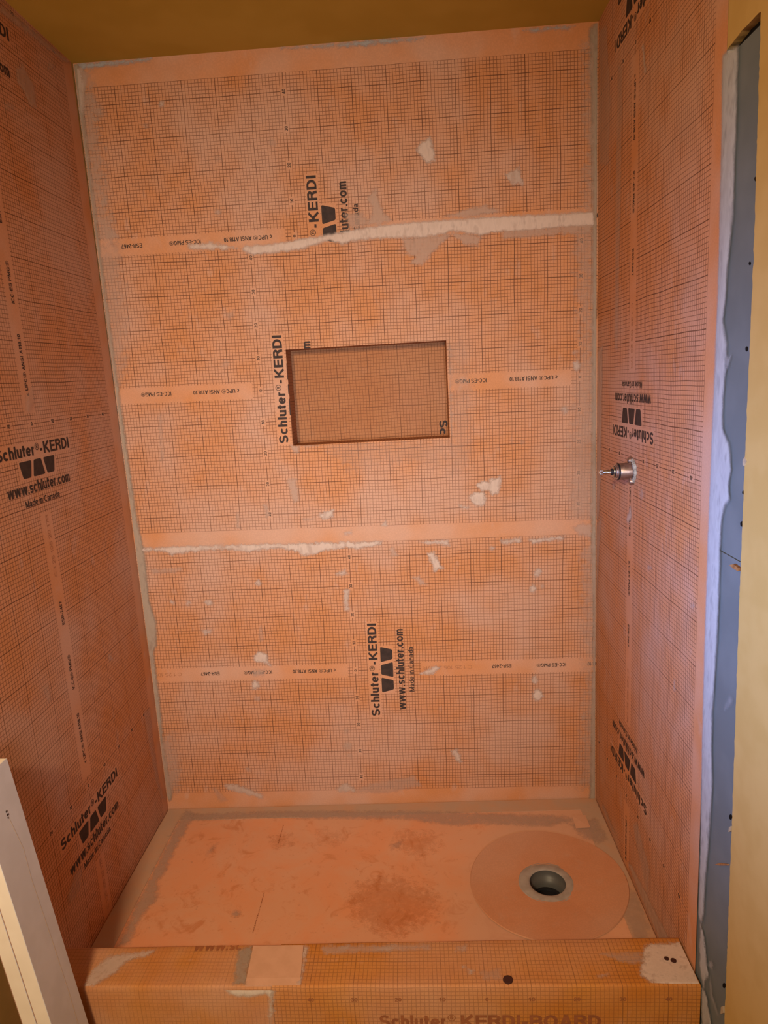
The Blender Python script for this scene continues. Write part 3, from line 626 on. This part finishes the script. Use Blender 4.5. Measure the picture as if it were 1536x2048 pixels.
def band(name, pts_in, mat='band'):
    """strip on the tray between two polylines, as quads with a thin edge"""
    bm = bmesh.new(); A, B = pts_in; n = 60; rows = []
    for k in range(n + 1):
        u = k / n; a = Vector(A[0]).lerp(Vector(A[1]), u); b = Vector(B[0]).lerp(Vector(B[1]), u); r = []
        for m_ in range(5):
            q = a.lerp(b, m_ / 4); r.append(bm.verts.new((q.x, q.y, tz(q.x, q.y) + 0.0014 + 0.0006 * mnoise.noise((q.x * 14, q.y * 14, 3)))))
        r.append(bm.verts.new((b.x, b.y, tz(b.x, b.y) + 0.0001))); rows.append(r)
    for r0, r1 in zip(rows, rows[1:]):
        for m_ in range(5): bm.faces.new((r0[m_], r0[m_ + 1], r1[m_ + 1], r1[m_]))
    bmesh.ops.recalc_face_normals(bm, faces=bm.faces)
    return finish(name, bm, M[mat], tray)
o = band('sealing_band', (((0.004, -0.7485), (0.004, -0.004)), ((0.066, -0.7485), (0.060, -0.004)))); o['label'] = 'mortar stained sealing band along the left wall'
o = band('sealing_band', (((0.004, -0.004), (W - 0.004, -0.004)), ((0.004, -0.066), (W - 0.004, -0.062)))); o['label'] = 'mortar stained sealing band along the back wall'
o = band('sealing_band', (((W - 0.004, -0.7485), (W - 0.004, -0.004)), ((W - 0.062, -0.7485), (W - 0.066, -0.004)))); o['label'] = 'mortar stained sealing band along the right wall'
# band turned up onto the walls (narrow upstand)
SURF['F'] = ((2, -0.03), (0, 1), lambda a, b, h: (a, b, tz(a, b) + 0.0016 + h), (lambda a, b: 0.003 < a < W - 0.003 and -0.749 < b < -0.003))
for pts, c in (([(372, 1624), (392, 1630), (375, 1660), (352, 1700), (335, 1740), (318, 1765), (315, 1800), (290, 1830), (272, 1860), (262, 1892), (236, 1897), (275, 1810), (320, 1720), (350, 1660)], .8),
               ([(375, 1632), (600, 1625), (800, 1625), (1100, 1632), (1160, 1640), (1100, 1655), (1000, 1650), (900, 1652), (800, 1640), (640, 1640), (500, 1638), (385, 1645)], .7),
               ([(1140, 1650), (1190, 1640), (1215, 1680), (1200, 1690), (1165, 1675)], .7), ([(1255, 1780), (1275, 1790), (1300, 1860), (1295, 1890), (1270, 1890), (1245, 1830)], .5),
               (blob(474, 1829, 6), .9), ([(780, 1690), (805, 1680), (800, 1693), (782, 1698)], .5), ([(420, 1700), (436, 1688), (428, 1702), (412, 1715)], .5)):
    smear('F', tray, pts, c * 0.75, 'smear_floor', soft=0.6, thick=0.0006, rag=0.7)
for pts, c in (([(715, 1770), (770, 1752), (830, 1765), (872, 1790), (862, 1840), (790, 1872), (715, 1845), (700, 1800)], .6), ([(800, 1665), (860, 1668), (880, 1690), (840, 1712), (790, 1690)], .5), ([(545, 1675), (575, 1670), (580, 1688), (555, 1694)], .6), ([(640, 1665), (690, 1672), (670, 1690), (645, 1685)], .35)):
    smear('F', tray, pts, c * 0.36, 'stain', soft=3.5, thick=0.0002, rag=1.5, name='orange_stain', grow=0.008)
# bare fleece patch in the right back corner and faint printed lines on the fleece
bm = bmesh.new(); q = [at(x, y, 2, -0.026) for x, y in ((1144, 1632), (1171, 1631), (1181, 1656), (1152, 1656))]
bm.faces.new([bm.verts.new((p.x, p.y, tz(p.x, p.y) + 0.0034)) for p in q]); bmesh.ops.recalc_face_normals(bm, faces=bm.faces)
if True: o = finish('clean_fleece_patch', bm, M['tray'], tray)
def stroke(bm, pts, w, zf):
    for (x0, y0), (x1, y1) in zip(pts, pts[1:]):
        d = Vector((x1 - x0, y1 - y0)); n_ = Vector((-d.y, d.x)).normalized() * w / 2
        bm.faces.new([bm.verts.new((x, y, zf(x, y))) for x, y in ((x0 - n_.x, y0 - n_.y), (x1 - n_.x, y1 - n_.y), (x1 + n_.x, y1 + n_.y), (x0 + n_.x, y0 + n_.y))])
for y0, y1 in ((-0.565, -0.417), (-0.199, -0.105)):
    bm = bmesh.new(); y = y0
    while y < y1:
        l_ = random.uniform(0.0015, 0.005); stroke(bm, [(0.438 + random.uniform(-.001, .001), y), (0.438, y + l_)], random.uniform(0.0012, 0.0030), lambda a, b: tz(a, b) + 0.0014); y += l_ + random.uniform(0.0012, 0.004)
    bmesh.ops.recalc_face_normals(bm, faces=bm.faces); finish('printed_mark', bm, M['ink_faint'], tray)

# ------------------------------------------------------------------ drain
drain = empty('shower_drain', (DX, DY, tz(DX, DY) - 0.06), 'round grey drain with wide orange fleece collar in the tray', 'drain')
bm = bmesh.new(); n = 72; rr = [0.074, 0.10, 0.14, 0.18, 0.2265, 0.2285]; rings = []
for r in rr:
    rings.append([])
    for i in range(n):
        a = 2 * math.pi * i / n; k = r * (1 + 0.006 * math.sin(3 * a + 1)); x = min(DX + k * math.cos(a), W - 0.004); y = DY + k * math.sin(a)
        rings[-1].append(bm.verts.new((x, y, tz(x, y) + (0.0042 if r < 0.228 else 0.0016))))
for a, b in zip(rings, rings[1:]):
    for i in range(n): bm.faces.new((a[i], b[i], b[(i + 1) % n], a[(i + 1) % n]))
bmesh.ops.recalc_face_normals(bm, faces=bm.faces)
o = finish('collar', bm, M['collar'], drain)
z0 = tz(DX, DY)
bm = bmesh.new(); lathe(bm, [(0.0855, 0.0035), (0.0845, 0.0065), (0.0815, 0.0078), (0.078, 0.0070), (0.0765, 0.0080), (0.060, 0.0085), (0.0535, 0.0080), (0.0520, 0.0060)], (DX, DY, z0), (0, 0, 1), 64)
finish('flange_ring', bm, M['pvc_light'], drain, True)['label'] = 'dusty grey ring'
bm = bmesh.new(); lathe(bm, [(0.0520, 0.0062), (0.0515, -0.018), (0.0460, -0.019), (0.0440, -0.045)], (DX, DY, z0), (0, 0, 1), 64)
finish('throat', bm, M['pvc'], drain, True)['label'] = 'dark grey inner wall'
bm = bmesh.new(); rg = lathe(bm, [(0.0440, -0.0445), (0.036, -0.046), (0.035, -0.0500)], (DX, DY, z0), (0, 0, 1), 64); bm.faces.new(rg[-1])
finish('outlet', bm, M['rubber'], drain, False)

# ------------------------------------------------------------------ curb
CT = 0.106
yf = lambda x: -0.8640 - 0.0115 * x
yb = lambda x: -0.7500
curb = empty('shower_curb', (W / 2, -0.81, FLZ), 'low curb wrapped in orange printed board at the shower entrance', 'curb')
def curb_panel(x0, x1, mat, lift, label):
    bm = bmesh.new(); uvl = bm.loops.layers.uv.new('UVMap'); nx = max(4, int((x1 - x0) / 0.03)); rows = []
    r = 0.007
    for i in range(nx + 1):
        x = x0 + (x1 - x0) * i / nx; F_, B_ = yf(x) - lift, yb(x) + lift; T_ = CT + lift + 0.0008 * mnoise.noise((x * 6, 1, 2))
        prof = [(B_, FLZ + 0.02), (B_, T_ - 0.004), (B_ - 0.001, T_ - 0.001), (B_ - 0.004, T_)]
        prof += [(B_ + (F_ - B_) * k / 5, T_ - 0.0015 * math.sin(math.pi * k / 5)) for k in range(1, 5)]
        prof += [(F_ + r - r * math.sin(a), T_ - r + r * math.cos(a)) for a in [k * math.pi / 8 for k in range(5)]]
        prof += [(F_, 0.05), (F_, 0.0), (F_, FLZ + 0.001)]
        arc = [0.0]
        for p, q in zip(prof, prof[1:]): arc.append(arc[-1] + math.hypot(q[0] - p[0], q[1] - p[1]))
        ref = arc[-3] + (-(0.073 - 0.05))      # number row at z = 0.073
        rows.append([(bm.verts.new((x, y, z)), (x - 1.0514, a_ - ref)) for (y, z), a_ in zip(prof, arc)])
    for r0, r1 in zip(rows, rows[1:]):
        for k in range(len(r0) - 1):
            q = (r0[k], r0[k + 1], r1[k + 1], r1[k]); f = bm.faces.new([v for v, _ in q]); f.smooth = True
            for lp, (_, u) in zip(f.loops, q): lp[uvl].uv = u
    bmesh.ops.recalc_face_normals(bm, faces=bm.faces)
    o = finish('curb_panel', bm, mat, curb); o['label'] = label; return o
XS = 0.563
curb_panel(0.002, XS, M['curb_faint'], 0.0, 'left wrapped piece of the curb')
curb_panel(XS + 0.001, W - 0.003, M['curb_grid'], 0.0012, 'right wrapped piece of the curb with printed scale')
bm = bmesh.new(); box(bm, (0.004, -0.858, FLZ + 0.0005), (W - 0.006, -0.766, CT - 0.012)); finish('curb_core', bm, M['core'], curb)
fc = Frame((1.0514, yf(1.0514) - 0.0012, 0.073), (0, 0, -1), (1, -0.0115, 0), (0, -1, 0))
bm = bmesh.new()
for n_ in range(-4, 5):
    ln = 0.0150 if n_ else 0.007
    put_text(bm, fc, str(abs(n_) * 10), 0.0050, n_ / 10 - ln / 2, (0, 1), (-1, 0), ln, 0.010, 0.0006, 0.008)
finish('printed_scale', bm, M['ink_faint'], curb)
bm = bmesh.new()
put_text(bm, fc, 'Schluter', 0.0755, -0.245, (0, 1), (-1, 0), 0.150, 0.034, 0.0006, 0.022)
put_text(bm, fc, '\u00ae', 0.058, -0.090, (0, 1), (-1, 0), 0.018, 0.0175, 0.0006, 0.0)
put_text(bm, fc, 'KERDI-BOARD', 0.0755, -0.060, (0, 1), (-1, 0), 0.313, 0.034, 0.0006, 0.022)
finish('printed_logo', bm, M['ink_faint'], curb)
ft = Frame((0, 0, CT), (0, -1, 0), (1, 0, 0), (0, 0, 1))
bm = bmesh.new(); put_text(bm, ft, 'www.sc', 0.7665, 0.349, (0, 1), (-1, 0), 0.118, 0.030, 0.0006, 0.016)
clip(bm, [((0, -0.7512, 0), (0, 1, 0))]); finish('printed_logo', bm, M['ink_faint'], curb)
SURF['C'] = ((2, CT), (0, 1), lambda a, b, h: (a, b, CT + 0.0012 + h + (-0.0 if b > yf(a) + 0.008 else -0.005 * ((yf(a) + 0.008 - b) / 0.008) ** 2)), (lambda a, b: 0.003 < a < W - 0.004 and yf(a) + 0.001 < b < yb(a) - 0.001))
SURF['CF'] = ((1, -0.8690), (0, 2), lambda a, b, h: (a, yf(a) - 0.0016 - h, b), (lambda a, b: 0.003 < a < W - 0.004 and b < CT - 0.0055))
# plain band piece over the joint on top of the curb
bm = bmesh.new(); q = [at(x, y, 2, CT) for x, y in ((507, 1893), (607, 1892), (600, 1971), (490, 1972))]
nn = 6; vs = [[None] * (nn + 1) for _ in range(nn + 1)]
for i in range(nn + 1):
    for j in range(nn + 1):
        p = q[0].lerp(q[1], i / nn).lerp(q[3].lerp(q[2], i / nn), j / nn); p.y = min(p.y, yb(p.x) - 0.002)
        vs[i][j] = bm.verts.new((p.x, p.y, CT + 0.0026 - (0.002 if j == nn else 0) + 0.0003 * mnoise.noise((p.x * 60, p.y * 60, 0))))
for i in range(nn):
    for j in range(nn): bm.faces.new((vs[i][j], vs[i][j + 1], vs[i + 1][j + 1], vs[i + 1][j]))
bmesh.ops.recalc_face_normals(bm, faces=bm.faces)
ext = bmesh.ops.extrude_edge_only(bm, edges=[e for e in bm.edges if e.is_boundary])
for w in [g for g in ext['geom'] if isinstance(g, bmesh.types.BMVert)]: w.co.z -= 0.0025
M['joint_band'] = simple('pale_band_fleece', (0.56, 0.31, 0.19), (0.52, 0.285, 0.17), 30, 0.85, 0.15, bump=0.1)
finish('joint_band', bm, M['joint_band'], curb)['label'] = 'pale band piece over the joint'
for pts, c, m_ in (([(478, 1900), (505, 1893), (503, 1920), (490, 1970), (468, 1970), (470, 1930)], .7, 'smear_grey'), ([(608, 1893), (616, 1893), (612, 1920), (602, 1968), (598, 1968)], .75, 'smear'), ([(230, 1912), (280, 1905), (310, 1900), (300, 1912), (260, 1920), (225, 1950), (190, 1972), (168, 1975), (185, 1940), (215, 1915)], .7, 'smear'),
                   ([(1290, 1893), (1320, 1888), (1400, 1884), (1402, 1972), (1345, 1974), (1300, 1966), (1280, 1950), (1285, 1920)], .95, 'smear'), ([(1200, 1908), (1280, 1905), (1290, 1930), (1240, 1925)], .4, 'smear'), ([(640, 1893), (860, 1890), (860, 1900), (760, 1905), (650, 1910)], .45, 'smear'), ([(680, 1895), (700, 1893), (698, 1900), (680, 1902)], .8, 'smear'),
                   ([(750, 1896), (790, 1893), (785, 1902), (755, 1903)], .7, 'smear'), ([(915, 1895), (935, 1892), (932, 1900), (910, 1905)], .6, 'smear'), ([(925, 1936), (930, 1934), (946, 1944), (942, 1948)], .7, 'smear'), ([(960, 1945), (1000, 1938), (1005, 1960), (965, 1962)], .3, 'smear'), ([(1195, 1950), (1215, 1948), (1214, 1954), (1196, 1956)], .5, 'smear')):
    smear('C', curb, pts, c, m_, thick=0.0006)
smear('CF', curb, [(448, 1976), (475, 1973), (540, 1973), (548, 1980), (540, 1992), (532, 1985), (510, 1990), (480, 1991), (460, 1986)], 1.0, 'smear_cream', thick=0.001, rag=0.4)
smear('CF', curb, [(541, 1980), (548, 1975), (545, 2040), (541, 2048), (538, 2020)], .6, 'smear_cream')
# dark plugged screw holes
def dimple(x, y, r, name='screw_hole'):
    c = at(x, y, 2, CT); bm = bmesh.new(); rg = lathe(bm, [(r * 1.1, 0.0012), (r * 1.05, 0.0040), (r * 0.8, 0.0046), (r * 0.4, 0.0044)], (c.x, c.y, CT - 0.0005), (0, 0, 1), 18); bm.faces.new(rg[-1])
    for v in bm.verts: v.co.x += 0.0012 * mnoise.noise((v.co.x * 300, v.co.y * 300, 0)); v.co.y += 0.0012 * mnoise.noise((v.co.x * 300, v.co.y * 300, 9))
    finish(name, bm, M['dark_red'], curb)['label'] = 'dark screw hole'
M['dark_red'] = simple('dark_stain', (0.045, 0.014, 0.010), None, 20, 0.6)
dimple(1016, 1961, 0.0105); dimple(1333, 1919, 0.005); dimple(1347, 1923, 0.006)

# ------------------------------------------------------------------ mixing valve on the right wall
VB = Vector((W, -0.357, 1.178))
valve = empty('mixing_valve', VB, 'metal shower mixing valve cartridge sticking out of the right wall', 'valve')
AX = Vector((-1, 0, 0))
def vp(name, prof, mat, n=36, smooth=True, cap=True):
    bm = bmesh.new(); rg = lathe(bm, prof, VB, AX, n)
    if cap: bm.faces.new(rg[-1])
    bmesh.ops.recalc_face_normals(bm, faces=bm.faces)
    return finish(name, bm, mat, valve, smooth)
vp('valve_body', [(0.0225, 0.0005), (0.0225, 0.036), (0.0215, 0.0375)], M['brass'])
vp('sealing_ring', [(0.0205, 0.0370), (0.0228, 0.0380), (0.0228, 0.0400), (0.0205, 0.0412)], M['rubber'])
vp('bonnet', [(0.0205, 0.0410), (0.0205, 0.0440), (0.0180, 0.0445), (0.0180, 0.0480), (0.0150, 0.0485), (0.0135, 0.0520), (0.0095, 0.0530)], M['steel'], smooth=False)
vp('packing_ring', [(0.0150, 0.0482), (0.0158, 0.0490), (0.0150, 0.0500)], M['rubber'])
vp('stem_collar', [(0.0088, 0.0525), (0.0088, 0.0575), (0.0060, 0.0580)], M['rubber'])
vp('stem', [(0.0058, 0.0570), (0.0058, 0.0780), (0.0048, 0.0785)], M['steel'], 24)
bm = bmesh.new(); prof = [(0.0048, 0.0780), (0.0074, 0.0790), (0.0074, 0.0865), (0.0060, 0.0890), (0.0022, 0.0895)]
rg = lathe(bm, prof, VB, AX, 40); bm.faces.new(rg[-1])
for ring in rg[1:3]:
    for i, v in enumerate(ring):
        if i % 2: v.co = v.co + (VB + AX * (v.co - VB).dot(AX) - v.co) * 0.10
bmesh.ops.recalc_face_normals(bm, faces=bm.faces); finish('splined_tip', bm, M['steel'], valve)
for sgn in (1, -1):
    bm = bmesh.new()
    lathe(bm, [(0.0085, 0.001), (0.0085, 0.010), (0.0060, 0.012), (0.0030, 0.0122)], VB + Vector((0, 0.006 * sgn, 0.0275 * sgn)), AX, 20)
    lathe(bm, [(0.0035, 0.0118), (0.0032, 0.0126), (0.0001, 0.0128)], VB + Vector((0, 0.006 * sgn, 0.0275 * sgn)), AX, 12)
    bmesh.ops.recalc_face_normals(bm, faces=bm.faces); finish('mounting_lug', bm, M['brass'], valve, True)
bm = bmesh.new(); n = 40; rings = []
for ri, (r, h) in enumerate(((0.0232, 0.001), (0.0255, 0.0065), (0.0290, 0.0060), (0.0325, 0.0006))):
    rings.append([bm.verts.new(VB + AX * h * random.uniform(0.6, 1.3) + Vector((0, math.cos(2 * math.pi * i / n), math.sin(2 * math.pi * i / n))) * r * (1 + (0.09 if ri > 1 else 0.01) * random.uniform(-1, 1))) for i in range(n)])
for a, b in zip(rings, rings[1:]):
    for i in range(n): bm.faces.new((a[i], a[(i + 1) % n], b[(i + 1) % n], b[i]))
bmesh.ops.recalc_face_normals(bm, faces=bm.faces); finish('mortar_collar', bm, M['mortar'], valve, True)

# ------------------------------------------------------------------ two boards leaning on the left wall
LEAN = 0.124
def board(x_face, thick, y0, y1, ztop, label):
    """x_face: X of the right face at z=0"""
    e = empty('leaning_board', (x_face - thick / 2, (y0 + y1) / 2, FLZ), label, 'board', 'boards leaning on the left wall')
    fx = lambda z: x_face - LEAN * z
    def prism(name, a, b, mat, yy0, yy1, zt):
        bm = bmesh.new(); pts = []
        for z in (FLZ, zt):
            for d in (a, b):
                for y in (yy0, yy1): pts.append(bm.verts.new((fx(z) - d, y, z)))
        for qd in ((0, 1, 3, 2), (4, 6, 7, 5), (0, 4, 5, 1), (2, 3, 7, 6), (0, 2, 6, 4), (1, 5, 7, 3)): bm.faces.new([pts[i] for i in qd])
        bmesh.ops.recalc_face_normals(bm, faces=bm.faces)
        return finish(name, bm, mat, e)
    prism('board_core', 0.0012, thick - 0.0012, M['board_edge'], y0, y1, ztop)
    prism('face_layer', 0.0, 0.0012, M['board_face'], y0 - 0.0004, y1 + 0.0004, ztop + 0.0003)
    prism('back_paper', thick - 0.0012, thick, M['board_back'], y0 - 0.0004, y1 + 0.0004, ztop + 0.0003)
    return e
M['board_back'] = simple('brown_board_paper', (0.40, 0.22, 0.14), None, 20)
B1 = board(0.1462, 0.0315, -1.004, -0.900, 0.712, 'pale grey faced board leaning at lower left, the outer of two')
B2 = board(0.1462 - 0.0320, 0.0315, -1.004, -0.900, 0.70, 'cream edged board between the outer leaning board and the left wall')
# crease and mark on the face of the front board
bm = bmesh.new(); fx = lambda z: 0.1462 - LEAN * z + 0.0005
pz = [(0.60, -0.945), (0.52, -0.932), (0.45, -0.936), (0.30, -0.932), (0.15, -0.930), (0.0, -0.934), (FLZ, -0.934)]
for (za, ya), (zb_, yb_) in zip(pz, pz[1:]):
    bm.faces.new([bm.verts.new((fx(z), y, z)) for z, y in ((za, ya - .0007), (zb_, yb_ - .0007), (zb_, yb_ + .0007), (za, ya + .0007))])
bmesh.ops.recalc_face_normals(bm, faces=bm.faces); finish('paper_crease', bm, M['board_edge'], B1)
bm = bmesh.new()
for z, w_ in ((0.617, 0.006), (0.609, 0.008), (0.603, 0.004)):
    bm.faces.new([bm.verts.new((fx(zz) + 0.0002, y, zz)) for zz, y in ((z, -0.9485), (z + 0.004, -0.9485), (z + 0.004, -0.9485 + w_ * 0.8), (z, -0.9485 + w_ * 0.8))])
bmesh.ops.recalc_face_normals(bm, faces=bm.faces); finish('printed_mark', bm, M['ink'], B1)
